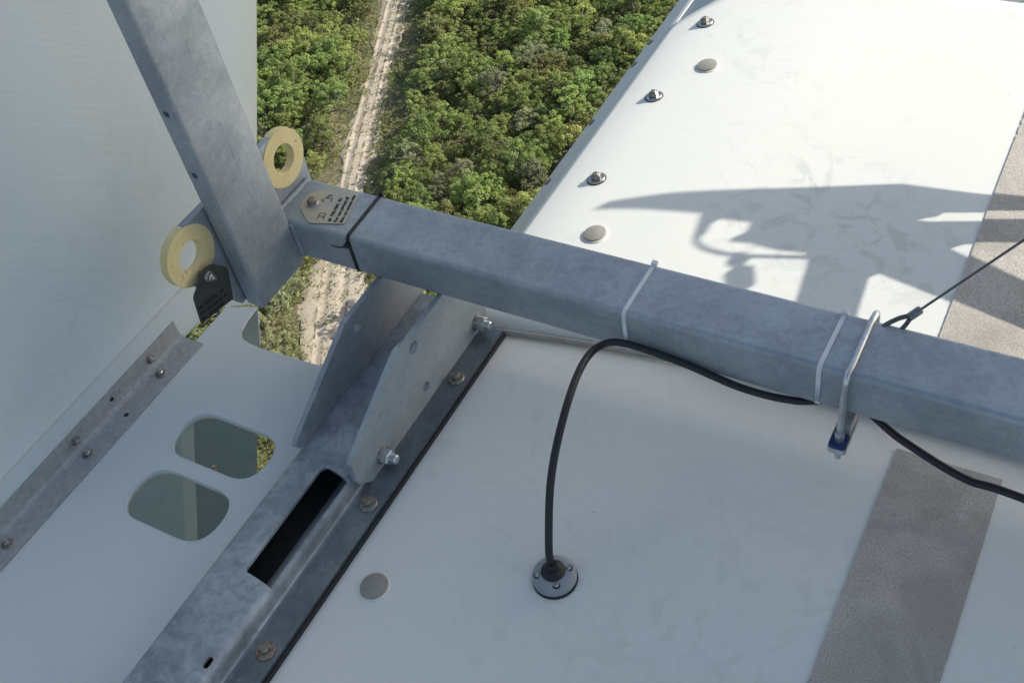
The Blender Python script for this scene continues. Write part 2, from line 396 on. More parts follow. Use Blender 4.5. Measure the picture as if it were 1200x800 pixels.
# ================================================================== SUPPORT FRAME (beam, post, lugs, gussets)
fr = thing('support_frame', 'galvanised steel frame of a box beam joined to an upright post with yellow lugs', 'frame', (-0.88, 0.95, 0.04))
prof = round_poly([(0.900, 0.1455), (1.000, 0.1455), (1.000, 0.220), (0.900, 0.220)], 0.009, 6)
obj('beam', *prism([prof], lambda u, w, t: (t, u, w), -1.112, 1.45), 'galv', fr, smooth=True, angle=30)
prof = round_poly([(-1.1135, 0.7885), (-1.078, 0.7885), (-1.078, 0.8992), (-1.1135, 0.8992)], 0.007, 5)
post = obj('post', *prism([prof], PZ, 0.138, 1.75), 'galv', fr, smooth=True, angle=30)
cut(post, [lathe([(0.0055, -0.03), (0.0055, 0.02)], (-1.097, 0.789, z), (0, 1, 0), 18) for z in (0.499, 0.395)])
zz = 0.30
while zz < 1.6:                                         # faint broken seam of the rolled tube
    ln = random.uniform(0.01, 0.05); obj('weld_seam', *tube([(-1.07805, 0.849+rng.normal(0, 0.0003), zz), (-1.07805, 0.849+rng.normal(0, 0.0003), zz+ln)], 0.00035, 5), 'galv_dark', fr); zz += ln+random.uniform(0.008, 0.05)
# weld fillets
obj('weld', *tube([(-1.0765, 0.8992, z+rng.normal(0, 0.0008)) for z in np.linspace(0.15, 0.215, 12)], 0.004, 8), 'galv', fr, smooth=True)
obj('weld', *tube([(-1.111, y, 0.2205) for y in np.linspace(0.905, 0.995, 10)], 0.004, 8), 'galv', fr, smooth=True)
# lug plate with two eyes
L1, L2 = (0.737, 0.283), (0.966, 0.284)
out = [(0.782, 0.140), (1.0, 0.140), (1.006, 0.215)]
out += circ(L2[0], L2[1], 0.0465, 14, math.radians(-25), math.radians(90))
out += circ(L1[0], L1[1], 0.0465, 18, math.radians(90), math.radians(245))
plate = obj('lug_plate', *prism([out, circ(*L1, 0.0255), circ(*L2, 0.0255)], PX, -1.1275, -1.1155), 'galv', fr, bevel=0.001)
for cy, cz in (L1, L2):
    obj('painted_ring', *prism([circ(cy, cz, 0.0475, 40), circ(cy, cz, 0.0238, 32)], PX, -1.1285, -1.1142), 'yellow', plate, bevel=0.0012)
# gussets
gl = round_poly([(0.634, 0.043), (0.628, 0.052), (0.636, 0.062), (0.792, 0.140), (0.800, 0.1445), (0.995, 0.1445), (0.995, 0.036), (0.66, 0.036)], [0.004]*3+[0.01]*2+[0.003]*3)
obj('gusset', *prism([gl, circ(0.822, 0.114, 0.009, 20)], PX, -0.938, -0.929), 'galv', fr, bevel=0.0012)
gr = round_poly([(0.645, 0.004), (0.620, 0.030), (0.622, 0.075), (0.780, 0.152), (0.802, 0.1445), (0.993, 0.1445), (0.995, 0.004)], [0.006, 0.006, 0.008, 0.012, 0.003, 0.003, 0.003])
g = obj('gusset', *prism([gr, circ(0.812, 0.123, 0.0105, 22), circ(0.812, 0.034, 0.0085, 22)], PX, -0.8275, -0.8185), 'galv_light', fr, bevel=0.0012)
for y in (0.682, 0.965):
    bolt(g, (-0.8185, y, 0.0235), (1, 0, 0), 0.0125, 0.0145, 0.003, 0.013, 'zinc_rod', 'bolt_dull', rot=y*5, tip=0.009, tr=0.0075)

# ================================================================== MOUNTING RAIL
rail = thing('mounting_rail', 'spangled galvanised hat rail with a dark slot, bolted along the roof edge', 'rail', (-0.88, 0.3, -0.015))
th = 0.005
outer = spline([(-0.934, 0, -0.03), (-0.934, 0, 0.0), (-0.934, 0, 0.030), (-0.931, 0, 0.0375), (-0.924, 0, 0.040), (-0.90, 0, 0.040), (-0.86, 0, 0.040), (-0.845, 0, 0.0395), (-0.836, 0, 0.036), (-0.8305, 0, 0.027), (-0.829, 0, 0.017), (-0.8275, 0, 0.009), (-0.823, 0, 0.005), (-0.815, 0, 0.004), (-0.80, 0, 0.004), (-0.7815, 0, 0.004)], 4)
o2 = [(p.x, p.z) for p in outer]; inner = []
for i, p in enumerate(o2):
    a, b = Vector(o2[max(i-1, 0)]), Vector(o2[min(i+1, len(o2)-1)]); t = (b-a).normalized(); inner.append((p[0]+t.y*th, p[1]-t.x*th))
n = len(o2); vs = []; fs = []
YS = list(np.linspace(-1.2, 0.978, 6))
for y in YS:
    vs += [(x, y, z) for x, z in o2]+[(x, y, z) for x, z in inner[::-1]]
k = 2*n
for j in range(len(YS)-1):
    for i in range(k): a, b = j*k+i, j*k+(i+1) % k; fs.append((a, b, b+k, a+k))
for j in (0, len(YS)-1):
    for i in range(n-1): fs.append((j*k+i, j*k+i+1, j*k+k-2-i, j*k+k-1-i))
rb = obj('rail_body', vs, fs, 'galv_dark', rail, smooth=True, angle=30)
slot = round_poly([(-0.8805, 0.434), (-0.815, 0.426), (-0.815, 0.612), (-0.8805, 0.625)], [0.004, 0.002, 0.004, 0.016])
cut(rb, [prism([slot], PZ, 0.029, 0.07), prism([round_poly([(-0.846, 0.297), (-0.838, 0.297), (-0.838, 0.313), (-0.846, 0.313)], 0.004)], PZ, 0.02, 0.07)])
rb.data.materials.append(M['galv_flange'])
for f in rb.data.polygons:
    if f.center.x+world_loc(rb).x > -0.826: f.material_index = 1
vs, fs = box(-0.9275, -0.8285, -1.2, 0.97, -0.034, -0.029); obj('base_liner', vs, fs, 'plate_dark', rail)
obj('gasket', *prism([round_poly([(-0.828, -1.2), (-0.777, -1.2), (-0.777, 0.981), (-0.828, 0.981)], [0, 0, 0.006, 0])], PZ, -0.03, -0.0008), 'rubber', rail)
for i, y in enumerate((0.359, 0.609, 0.862, 0.105)):
    bolt(rail, (-0.8015, y, 0.004), (0, 0, 1), 0.0068, 0.0138, 0.0028, 0.006, 'bolt_dull', 'bolt_rust' if i in (0, 3) else 'bolt_dull', rot=i*0.7)
obj('inner_bolt', *hexnut((-0.927, 0.46, 0.012), (1, 0, 0), 0.005, 0, 0.004), 'bolt_rust', rail)
obj('inner_bolt', *hexnut((-0.927, 0.485, 0.016), (1, 0, 0), 0.004, 0, 0.004), 'bolt_rust', rail)
obj('inner_bolt', *hexnut((-0.927, 0.59, 0.016), (1, 0, 0), 0.004, 0, 0.004), 'bolt_rust', rail)

# ================================================================== FLOOR PLATE
fp = thing('floor_plate', 'pale grey sheet floor with two rounded cut-outs beside the rail', 'floor plate', (-1.1, 0.3, -0.024))
edge = [(-1.299, -1.2), (-0.936, -1.2), (-0.936, 0.826), (-1.029, 0.8205), (-1.169, 0.8155), (-1.196, 0.8165), (-1.218, 0.822), (-1.229, 0.835), (-1.235, 0.86), (-1.2375, 0.893), (-1.294, 0.872)]
def slot_hole(cy, x0, x1, r):
    return round_poly([(x0, cy-r), (x1, cy-r), (x1, cy+r), (x0, cy+r)], [0.038]*4, 7)
h1 = round_poly([(-1.190, 0.577), (-1.008, 0.577), (-1.008, 0.669), (-1.190, 0.669)], 0.050, 8)
h2 = round_poly([(-1.184, 0.456), (-1.008, 0.456), (-1.008, 0.553), (-1.184, 0.553)], 0.052, 8)
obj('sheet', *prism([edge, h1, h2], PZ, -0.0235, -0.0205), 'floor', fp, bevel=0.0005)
def lip(loop, z0, z1):
    n = len(loop); vs = [(u, w, z0) for u, w in loop]+[(u, w, z1) for u, w in loop]
    return vs, [(i, (i+1) % n, (i+1) % n+n, i+n) for i in range(n)]
for hh in (h1, h2):
    o = obj('cut_out_rim', *lip(hh, -0.0203, -0.032), 'wall', fp, smooth=True); s = o.modifiers.new('thick', 'SOLIDIFY'); s.thickness = 0.0022; s.offset = 0
vs = [(-1.294, 0.872, -0.021), (-1.2375, 0.893, -0.021), (-1.2345, 0.862, -0.088), (-1.292, 0.842, -0.088)]
o = obj('folded_flange', vs, [(0, 1, 2, 3)], 'floor', fp); s = o.modifiers.new('thick', 'SOLIDIFY'); s.thickness = 0.003; s.offset = 0

# ================================================================== SIDE PANEL AND LOWER SKIN
wp = thing('side_panel', 'tall smooth white upright panel rising behind the post', 'panel', (-1.33, 0.3, -0.03))
edge = [(-1.3, -0.028), (0.862, -0.028), (0.962, -0.106), (1.116, 0.167), (1.226, 0.374), (1.60, 1.08), (1.75, 1.50), (-1.3, 1.50)]
def wall_x(y, z): return -1.3255 - 0.010*max(0.0, 0.056-z)/0.084 * 0
vs, fs = [], []
yl = lambda z: float(np.interp(z, [-0.106, 0.167, 0.374, 1.08, 1.5], [0.971, 1.125, 1.235, 1.609, 1.759]))
rows = [0.056, 0.059, 0.10, 0.2, 0.4, 0.7, 1.0, 1.25, 1.5]; cols = 26
for z in rows:
    R_ = yl(z)
    for i in range(cols):
        t = i/(cols-1); y = -1.3+(R_+1.3)*t
        bend = max(0.0, y-(R_-0.105))
        vs.append((-1.3255-0.12*bend-(0.0015 if z > 0.057 else 0), y, z))
for j in range(len(rows)-1):
    for i in range(cols-1): a = j*cols+i; fs.append((a, a+1, a+cols+1, a+cols))
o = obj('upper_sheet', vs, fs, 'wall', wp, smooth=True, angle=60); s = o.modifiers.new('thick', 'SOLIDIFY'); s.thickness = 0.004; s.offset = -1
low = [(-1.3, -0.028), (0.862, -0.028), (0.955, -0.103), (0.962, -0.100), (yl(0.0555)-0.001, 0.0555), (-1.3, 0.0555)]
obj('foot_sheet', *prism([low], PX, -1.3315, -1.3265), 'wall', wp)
vs, fs = box(-1.3275, -1.3262, -1.3, 1.045, 0.0545, 0.0572); obj('joint_line', vs, fs, 'floor', wp)

sk = thing('inner_skin', 'grey inner skin seen through the floor cut-outs', 'skin', (-2.6, 0.3, -5.2))
k_ = 2.6/1.8
sc_ = lambda L: [(y*k_, 1.3-(1.3-z)*k_) for y, z in L]
A0, A1 = sc_([(1.04, -0.60), (-0.265, -3.1)]); B0, B1 = sc_([(0.93, -0.60), (-0.375, -3.1)]); E0, E1 = sc_([(1.22, -0.78), (-0.05, -3.1)])
top_ = sc_([(-1.6, -0.60), (-1.6, -3.1), (1.12, -0.60)])
vs = [(-2.6, *A0), (-2.6, *A1), (-2.52, *B0), (-2.52, *B1), (-2.56, *top_[0]), (-2.56, *top_[1]), (-2.61, *E0), (-2.61, *sc_([(1.139, -0.927)])[0]), (-2.61, *sc_([(1.071, -1.054)])[0]), (-2.61, *sc_([(-0.30, -3.1)])[0]), (-2.605, *top_[2])]
o = obj('skin_sheet', vs, [(4, 2, 3, 5), (2, 0, 1, 3), (0, 10, 6, 7, 8, 9, 1)], 'skin', sk); o.data.materials.append(M['skin_lit'])
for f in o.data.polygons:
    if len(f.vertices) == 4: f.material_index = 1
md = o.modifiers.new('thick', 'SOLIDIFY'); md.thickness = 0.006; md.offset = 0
for y, z in sc_([(0.93, -0.83), (0.80, -1.06), (0.62, -1.35), (0.70, -0.80)]):
    bolt(sk, (-2.525, y, z), (1, 0, 0), 0.012, 0.022, 0.004, 0.010, 'bolt_dull', 'bolt_dull')

# ================================================================== ANGLE BRACKET
ab = thing('angle_bracket', 'stained steel angle bolted along the foot of the white panel', 'bracket', (-1.31, 0.3, -0.02))
pr = [(-1.325, 0.0195), (-1.325, -0.008), (-1.3235, -0.0135), (-1.3185, -0.0165), (-1.312, -0.018), (-1.275, -0.018)]
pi = [(-1.2755, -0.0205), (-1.3125, -0.0205), (-1.3205, -0.0187), (-1.3245, -0.0155), (-1.3262, -0.009), (-1.3262, 0.0195)]
loop = pr+pi
obj('angle', *prism([loop], lambda u, w, t: (u, t + (0.012 if w > 0 else 0)*0, w), -1.1, 0.785), 'angle', ab, smooth=True, angle=35)
for i, y in enumerate((0.702, 0.521, 0.341, 0.15)):
    bolt(ab, (-1.300, y, -0.018), (0, 0, 1), 0.0052, 0.0098, 0.002, 0.005, 'stainless', 'bolt_dull', rot=i*0.5, tip=0.003)
for i, y in enumerate((0.712, 0.527, 0.345)):
    bolt(ab, (-1.325, y, 0.000), (1, 0, 0), 0.0048, 0.0085, 0.002, 0.005, 'stainless', 'bolt_dull', rot=i*0.4, tip=0.003)
obj('drilled_hole', *lathe([(0.0005, 0), (0.0042, 0), (0.0042, 0.0006), (0.0005, 0.0006)], (-1.2965, 0.609, -0.0181), (0, 0, 1), 16), 'rubber', ab)
obj('drilled_hole', *lathe([(0.0005, 0), (0.004, 0), (0.004, 0.0006), (0.0005, 0.0006)], (-1.3251, 0.616, 0.002), (1, 0, 0), 16), 'rubber', ab)

# ================================================================== RATING PLATES
p1 = thing('rating_plate', 'pale etched metal plate with black lettering bolted on the box beam', 'plate', (-1.04, 0.95, 0.2205))
poly = round_poly([(-1.086, 0.935), (-1.086, 0.963), (-1.060, 0.993), (-1.006, 0.990), (-0.989, 0.923), (-1.046, 0.906)], [0.006, 0.006, 0.006, 0.003, 0.003, 0.006])
obj('plate_sheet', *prism([poly], PZ, 0.2203, 0.2222), 'plate_pale', p1, bevel=0.0004)
bolt(p1, (-1.067, 0.946, 0.2222), (0, 0, 1), 0.0075, 0.0105, 0.002, 0.007, 'bolt_dull', 'stainless')
RT, UP = (0.24, 0.97, 0), (-0.97, 0.24, 0)
RT = Vector((-0.017, 0.067, 0)).normalized(); UP = Vector((-RT.y, RT.x, 0))
def on_plate(a, b): return Vector((-0.989, 0.923, 0.2222))+RT*a+UP*b
text('lettering', 'M  790-1041  R1', 0.0080, on_plate(0.003, 0.0235), RT, UP, 'ink', p1)
text('lettering', 'For use person of', 0.0080, on_plate(0.002, 0.0135), RT, UP, 'ink', p1)
text('lettering', 'Max. tot. system only', 0.0072, on_plate(0.002, 0.004), RT, UP, 'ink', p1)
def outline(name, pts, parent, w=0.0006, closed=True, mat='ink'):
    P = [Vector(p) for p in pts]; P = P+[P[0]] if closed else P
    vs, fs = [], []
    for a, b in zip(P[:-1], P[1:]):
        v_, f_ = tube([a, b], w, 4); k0 = len(vs); vs += v_; fs += [tuple(i+k0 for i in f) for f in f_]
    obj(name, vs, fs, mat, parent)
outline('book_symbol', [on_plate(0.006, 0.038), on_plate(0.020, 0.038), on_plate(0.020, 0.048), on_plate(0.006, 0.048), on_plate(0.013, 0.048), on_plate(0.013, 0.038)], p1)
outline('anchor_symbol', [on_plate(0.046, 0.040), on_plate(0.055, 0.040), on_plate(0.055, 0.050), on_plate(0.062, 0.050), on_plate(0.062, 0.043), on_plate(0.050, 0.058), on_plate(0.046, 0.050)], p1, closed=False)

p2 = thing('rating_plate', 'engraved metal plate, shade put into its colour, hanging from the lug in front of the post', 'plate', (-1.108, 0.74, 0.22))
def pp(y, z, x=0.0): return Vector((-1.0985+x, y, z))
poly = round_poly([(0.735, 0.264), (0.752, 0.259), (0.774, 0.231), (0.759, 0.179), (0.690, 0.193), (0.698, 0.240)], [0.006, 0.006, 0.006, 0.003, 0.003, 0.006])
obj('plate_sheet', *prism([poly], PX, -1.1005, -1.0985), 'plate_dark', p2, bevel=0.0004)
bolt(p2, (-1.0985, 0.737, 0.247), (1, 0, 0), 0.0065, 0.0085, 0.002, 0.006, 'stainless', 'stainless', tip=0.004)
obj('stud', *lathe([(0.0005, 0), (0.006, 0), (0.006, 0.016), (0.0005, 0.016)], (-1.1150, 0.737, 0.247), (1, 0, 0), 12), 'bolt_dull', p2)
R2 = Vector((0, 0.759-0.690, 0.179-0.193)).normalized(); U2 = Vector((0, -R2.z, R2.y))
def on2(a, b): return Vector((-1.0985, 0.690, 0.193))+R2*a+U2*b
text('lettering', 'M  790-1041  R1', 0.0080, on2(0.003, 0.0235), R2, U2, 'ink_dark', p2)
text('lettering', 'For use person of', 0.0080, on2(0.002, 0.0135), R2, U2, 'ink_dark', p2)
text('lettering', 'Max. tot. system', 0.0072, on2(0.002, 0.004), R2, U2, 'ink_dark', p2)

# ================================================================== CABLE TIES
def beam_loop(x0, x1, r=0.010, off=0.0):
    """path round the beam: x0 at the back/top edge, x1 at the front/bottom edge"""
    pr = round_poly([(0.900-off, 0.1455-off), (1.000+off, 0.1455-off), (1.000+off, 0.220+off), (0.900-off, 0.220+off)], r+off, 6)
    P, N = [], []
    k = len(pr)
    for i in range(k+1):
        y, z = pr[i % k]; a, b = Vector(pr[(i-1) % k]), Vector(pr[(i+1) % k]); t = (b-a).normalized()
        f = min(1, max(0, (1.0-y)/0.1)); P.append((x0+(x1-x0)*f, y, z)); N.append((0, t.y, -t.x))
    return P, N
def cable_tie(label, x0, x1, w, mat, head, tail=None):
    t = thing('cable_tie', label, 'cable tie', (x1, 0.95, 0.145))
    P, N = beam_loop(x0, x1, off=0.0004)
    obj('band', *strap(P, N, (1, 0, 0), w, 0.0014), mat, t, smooth=True, angle=50)
    hx, hy, hz = head
    vs, fs = box(hx-0.0042, hx+0.0042, hy-0.004, hy+0.004, hz-0.0028, hz+0.0035); obj('lock_head', vs, fs, mat, t, bevel=0.001)
    if tail: obj('tail', *tube(tail, [0.0016, 0.0014, 0.0011], 6), mat, t, smooth=True)
cable_tie('black cable tie round the box beam next to the pale plate', -0.972, -0.969, 0.0055, 'tie_black', (-0.9705, 0.8965, 0.206), [(-0.9705, 0.892, 0.206), (-0.977, 0.884, 0.212), (-0.986, 0.880, 0.216)])
vs, fs = box(-0.976, -0.968, 0.999, 1.004, 0.217, 0.2255); obj('knuckle', vs, fs, 'tie_black', bpy.data.objects['cable_tie'], bevel=0.0015)
cable_tie('white cable tie where the black cable meets the box beam', -0.510, -0.512, 0.0058, 'tie_white', (-0.510, 0.9985, 0.2215))
cable_tie('white cable tie beside the steel clamp on the box beam', -0.245, -0.247, 0.0058, 'tie_white', (-0.245, 0.996, 0.2225))

# ================================================================== U-BOLT CLAMP
ub = thing('beam_clamp', 'zinc u-bolt clamp with a blue pad gripping the box beam', 'clamp', (-0.21, 0.95, 0.08))
r = 0.0043; yf, yk, zt = 0.8885, 1.0115, 0.2255
path = [(-0.212, yf, 0.066), (-0.212, yf, 0.12), (-0.2115, yf, 0.20)]
path += [(-0.211, yf+0.012*(1-math.cos(a)), zt-0.012+0.012*math.sin(a)) for a in np.linspace(0.15, math.pi/2, 6)]
path += [(-0.210, y, zt) for y in np.linspace(0.91, 0.99, 5)]
path += [(-0.209, yk-0.012*(1-math.sin(a)), zt-0.012+0.012*math.cos(a)) for a in np.linspace(0.1, math.pi/2, 6)]
path += [(-0.208, yk, 0.15), (-0.208, yk, 0.066)]
obj('u_rod', *tube(path, r, 12), 'zinc_rod', ub, smooth=True)
cl = round_poly([(-0.224, 0.874), (-0.1995, 0.874), (-0.1995, 1.027), (-0.224, 1.027)], 0.006, 4)
obj('clamp_bar', *prism([cl], PZ, 0.091, 0.100), 'zinc_rod', ub, bevel=0.001)
obj('pad', *prism([round_poly([(-0.223, 0.876), (-0.2005, 0.876), (-0.2005, 0.900), (-0.223, 0.900)], 0.005, 4)], PZ, 0.1004, 0.1035), 'blue', ub, bevel=0.001)
obj('spacer', *prism([[(-0.221, 0.902), (-0.2025, 0.902), (-0.2025, 1.02), (-0.221, 1.02)]], PZ, 0.1004, 0.118), 'angle', ub, bevel=0.001)
for y in (yf, yk):
    x = -0.212 if y < 1 else -0.208
    obj('nut', *hexnut((x, y, 0.091), (0, 0, -1), 0.0085, 0, 0.008), 'zinc_rod', ub)
    obj('sleeve', *lathe([(0.0043, 0), (0.0062, 0), (0.0062, 0.018), (0.0043, 0.018)], (x, y, 0.1037), (0, 0, 1), 14), 'zinc_rod', ub, smooth=True)

# ================================================================== STEEL WIRE
wr = thing('steel_wire', 'thin steel wire rope with a pressed ferrule tied behind the box beam', 'wire rope', (-0.19, 1.02, 0.2))
A, B = Vector((-0.1585, 1.0175, 0.238)), Vector((-0.068, 1.10, 0.309)); D = (B-A).normalized(); E_ = B+D*(0.98/D.x)
obj('wire', *tube([A, E_], 0.00165, 8), 'wire', wr, smooth=True)
obj('ferrule', *tube([A-D*0.018, A-D*0.016, A-D*0.001, A+D*0.001], [0.0035, 0.0055, 0.0055, 0.004], 12), 'ferrule', wr, smooth=True)
for s_ in (-1, 1):
    side = D.cross(Vector((0.3, -0.5, 0.8))).normalized()
    obj('loop', *tube(spline([A-D*0.016+side*0.0018*s_, A-D*0.03+side*0.0065*s_, A-D*0.05+side*0.008*s_, A-D*0.066], 6), 0.0031, 8), 'wire', wr, smooth=True)

# ================================================================== BLACK CABLE AND OUTLET
cb = [(-0.499, 0.611, 0.004), (-0.501, 0.613, 0.03), (-0.505, 0.622, 0.060), (-0.5135, 0.668, 0.142), (-0.524, 0.735, 0.184), (-0.536, 0.812, 0.193), (-0.5355, 0.866, 0.180), (-0.509, 0.889, 0.172), (-0.427, 0.893, 0.161), (-0.345, 0.894, 0.1435), (-0.277, 0.905, 0.135), (-0.21, 0.932, 0.130), (-0.14, 0.903, 0.122), (-0.057, 0.885, 0.106), (0.011, 0.88, 0.108), (0.3, 0.86, 0.09), (0.9, 0.9, 0.02)]
co = obj('power_cable', *tube(spline(cb, 10), 0.0053, 14), 'cable', None, smooth=True, loc=(-0.499, 0.611, 0.004))
tag(co, 'black cable rising from the roof outlet and running under the box beam', 'cable')
gl_ = thing('cable_outlet', 'round grey cable outlet with four screws on the shaded roof', 'cable outlet', (-0.499, 0.611, 0.0))
AX = (0, 0, 1)
obj('flange', *lathe([(0.0145, 0.003), (0.0298, 0.0022), (0.0304, 0.006), (0.0290, 0.0105), (0.025, 0.0155), (0.0185, 0.0185), (0.0145, 0.0185)], (-0.499, 0.611, 0), AX, 40), 'gland', gl_, smooth=True, angle=50)
obj('gasket', *lathe([(0.001, 0.0003), (0.0308, 0.0003), (0.0308, 0.0028), (0.001, 0.0028)], (-0.498, 0.610, 0), AX, 40), 'rubber', gl_, smooth=True)
obj('boot', *lathe([(0.001, 0.004), (0.0165, 0.0187), (0.0160, 0.021), (0.0125, 0.0235), (0.0085, 0.026), (0.0078, 0.034), (0.001, 0.035)], (-0.499, 0.611, 0), AX, 30), 'rubber', gl_, smooth=True, angle=50)
for a in (38, 128, 218, 308):
    x, y = -0.499+0.0213*math.cos(math.radians(a)), 0.611+0.0213*math.sin(math.radians(a))
    obj('screw_recess', *lathe([(0.0005, 0), (0.0052, 0), (0.0052, 0.0007), (0.0005, 0.0007)], (x, y, 0.0166), AX, 14), 'rubber', gl_)
    sc = obj('screw', *lathe([(0.0005, 0), (0.0036, 0), (0.0036, 0.0022), (0.0026, 0.0036), (0.0012, 0.0036), (0.0008, 0.0022), (0.0003, 0.0022)], (x, y, 0.0168), AX, 14), 'stainless', gl_, smooth=True, angle=40)

# ================================================================== SHADE BLOCKERS (unseen panel and cut plate, added to shade the roof)
XP = 0.90
ck = thing('shade_blocker', 'white cooler panel, unseen, added to shade the roof', 'blocker', (XP+0.05, 2.0, 0.0))  # unseen panel, outline chosen to keep the foreground in shade
poly = [(0.9, 0.004), (1.15, 0.004), (2.07, 0.73), (2.87, 1.365), (3.17, 1.60), (3.95, 1.60), (3.95, 2.9), (0.9, 2.9)]
obj('blocker_plate', *prism([poly], PX, XP, XP+0.05), 'blocker', ck, bevel=0.004)
for i in range(9):
    y = 1.1+i*0.33
    vs, fs = box(XP+0.052, XP+0.10, y, y+0.28, 1.75, 2.8); obj('blocker_slab', vs, fs, 'slab', ck, bevel=0.01)
def to_plane(x, y, xp):        # roof shadow point -> the spot on the added plate that throws it
    t = (xp-x)/sun_dir.x; return (y+t*sun_dir.y, t*sun_dir.z)
br = [(3.082, 1.348), (3.09, 1.335), (3.036, 1.261), (2.876, 1.074), (2.788, 0.969), (2.683, 0.881), (2.552, 0.767), (2.526, 0.764), (2.656, 0.907), (2.652, 0.913), (2.664, 0.936), (2.642, 0.918), (2.502, 0.761), (2.438, 0.753), (2.542, 0.868), (2.545, 0.883), (2.283, 0.733), (2.0, 0.57), (1.97, 0.63), (2.175, 0.719), (2.389, 0.852), (2.547, 0.952), (2.546, 0.962), (2.46, 0.957), (2.318, 0.937), (2.387, 1.018), (2.567, 1.031), (2.65, 1.038), (2.679, 1.047), (2.705, 1.07), (2.729, 1.092), (2.773, 1.124), (2.798, 1.147), (2.804, 1.149), (2.81, 1.133), (2.835, 1.134), (2.889, 1.181), (2.88, 1.188), (2.853, 1.187), (2.857, 1.196), (2.924, 1.205), (3.032, 1.3)]
XB = 0.16; DX = XP-0.008-XB; DY, DZ = DX*sun_dir.y/sun_dir.x, DX*sun_dir.z/sun_dir.x       # same silhouette, nearer the roof it shades
br = [(y-DY, z-DZ) for y, z in br]
sb = thing('shadow_caster', 'unseen steel plate with a loop, added to cast the shadow on the sunlit roof', 'bracket', (XB, 2.3-DY, 0.57-DZ))  # added out of view; plate, loop and blob are shaped from the roof shadow
obj('shadow_plate', *prism([br], PX, XB-0.003, XB+0.003), 'galv', sb)
lp = [(2.888, 1.197), (2.858, 1.195), (2.828, 1.187), (2.788, 1.163), (2.739, 1.121), (2.655, 1.033), (2.60, 0.99)]
obj('shadow_loop', *tube(spline([(XB, y-DY, z-DZ) for y, z in lp], 6), 0.0036, 8), 'cable', sb, smooth=True)
obj('shadow_blob', *lathe([(0.002, 0), (0.006, 0.006), (0.010, 0.02), (0.010, 0.03), (0.005, 0.042), (0.006, 0.05), (0.013, 0.062), (0.013, 0.11), (0.004, 0.12)], (XB, 2.757-DY, 1.132-DZ), (0, -0.97, -0.24), 18), 'plug', sb, smooth=True)

# ================================================================== GROUND AND TRACK
mt, nt, bs = new_mat('scrubland_soil'); v = coords(nt)
n1 = noise(nt, v, 0.22, 6, 0.65, 0.5); n2 = noise(nt, v, 1.6, 5, 0.65); n3 = noise(nt, v, 0.5, 5, 0.6, 1.0)
c = ramp(nt, n2, [(0.3, (0.085, 0.08, 0.04)), (0.5, (0.18, 0.155, 0.095)), (0.7, (0.30, 0.25, 0.17))])
c = mix(nt, ramp(nt, n1, [(0.45, 0.0), (0.62, 0.8)]), c, (0.065, 0.085, 0.028))
c = mix(nt, ramp(nt, n3, [(0.64, 0.0), (0.72, 0.7)]), c, (0.24, 0.12, 0.07))
nt.links.new(c, bs.inputs['Base Color']); bs.inputs['Roughness'].default_value = 0.95; bump(nt, bs, n2, 0.6, 0.15); M['soil'] = mt
S_ = 3000
g = obj('ground', [(-S_, -S_, GROUND), (S_, -S_, GROUND), (S_, S_, GROUND), (-S_, S_, GROUND)], [(0, 1, 2, 3)], 'soil'); tag(g, kind='structure')

TR = [(-330.0, 640.0), (-165.0, 262.0), (-126.0, 166.0), (-110.7, 131.9), (-98.0, 103.8), (-89.5, 86.0), (-81.5, 71.0), (-74.6, 59.0), (-60.0, 33.0), (-30.0, -20.0), (60.0, -180.0)]
K = 0.70                                            # plan distances were measured for a 95 m drop, the hub stands at about two thirds of that
trk = spline([(x*K, y*K, 0) for x, y in TR], 24)
trk_np = np.array([(p.x, p.y) for p in trk])
def track_dist(x, y): return float(np.sqrt(((trk_np-np.array((x, y)))**2).sum(1)).min())
def half_width(p):
    w = 1.5 + 0.25*math.sin(p.y*0.3)+0.15*math.sin(p.y*0.75+1)
    return w + 1.3*math.exp(-((p.y-47.0)/5.5)**2)
vs, fs, uvs = [], [], []
NA = 22
for i, p in enumerate(trk):
    t = (trk[min(i+1, len(trk)-1)]-trk[max(i-1, 0)]).normalized(); nn = Vector((t.y, -t.x, 0)); hw = half_width(p)
    for k in range(NA+1):
        u = -1+2*k/NA; jit = random.uniform(-0.35, 0.35) if k in (0, NA) else 0
        rut = 0.05-0.10*math.exp(-((abs(u*hw)-0.85)/0.25)**2)
        q = p+nn*(u*hw+jit); vs.append((q.x, q.y, GROUND+0.12+rut*(1-abs(u)**6)-0.1*abs(u)**8)); uvs.append((u*hw, i*0.5))
for i in range(len(trk)-1):
    for k in range(NA): a = i*(NA+1)+k; fs.append((a, a+1, a+NA+2, a+NA+1))
mt, nt, bs = new_mat('sandy_track'); v = coords(nt)
at = nt.nodes.new('ShaderNodeAttribute'); at.attribute_name = 'lateral'
n1 = noise(nt, v, 1.3, 5, 0.7); n2 = noise(nt, v, 3.4, 6, 0.75, 0.5); n3 = noise(nt, v, 0.5, 4, 0.6)
sand = ramp(nt, n2, [(0.3, (0.33, 0.275, 0.20)), (0.6, (0.50, 0.43, 0.335))])
sand = mix(nt, ramp(nt, n3, [(0.4, 0.0), (0.7, 0.6)]), sand, (0.58, 0.51, 0.41))
grass = ramp(nt, n2, [(0.35, (0.10, 0.10, 0.045)), (0.65, (0.24, 0.20, 0.13))])
mth = nt.nodes.new('ShaderNodeMath'); mth.operation = 'MULTIPLY'; nt.links.new(at.outputs['Fac'], mth.inputs[0])
mth.inputs[1].default_value = 1.0
add = nt.nodes.new('ShaderNodeMath'); add.operation = 'ADD'; nt.links.new(mth.outputs[0], add.inputs[0]); nt.links.new(n1, add.inputs[1])
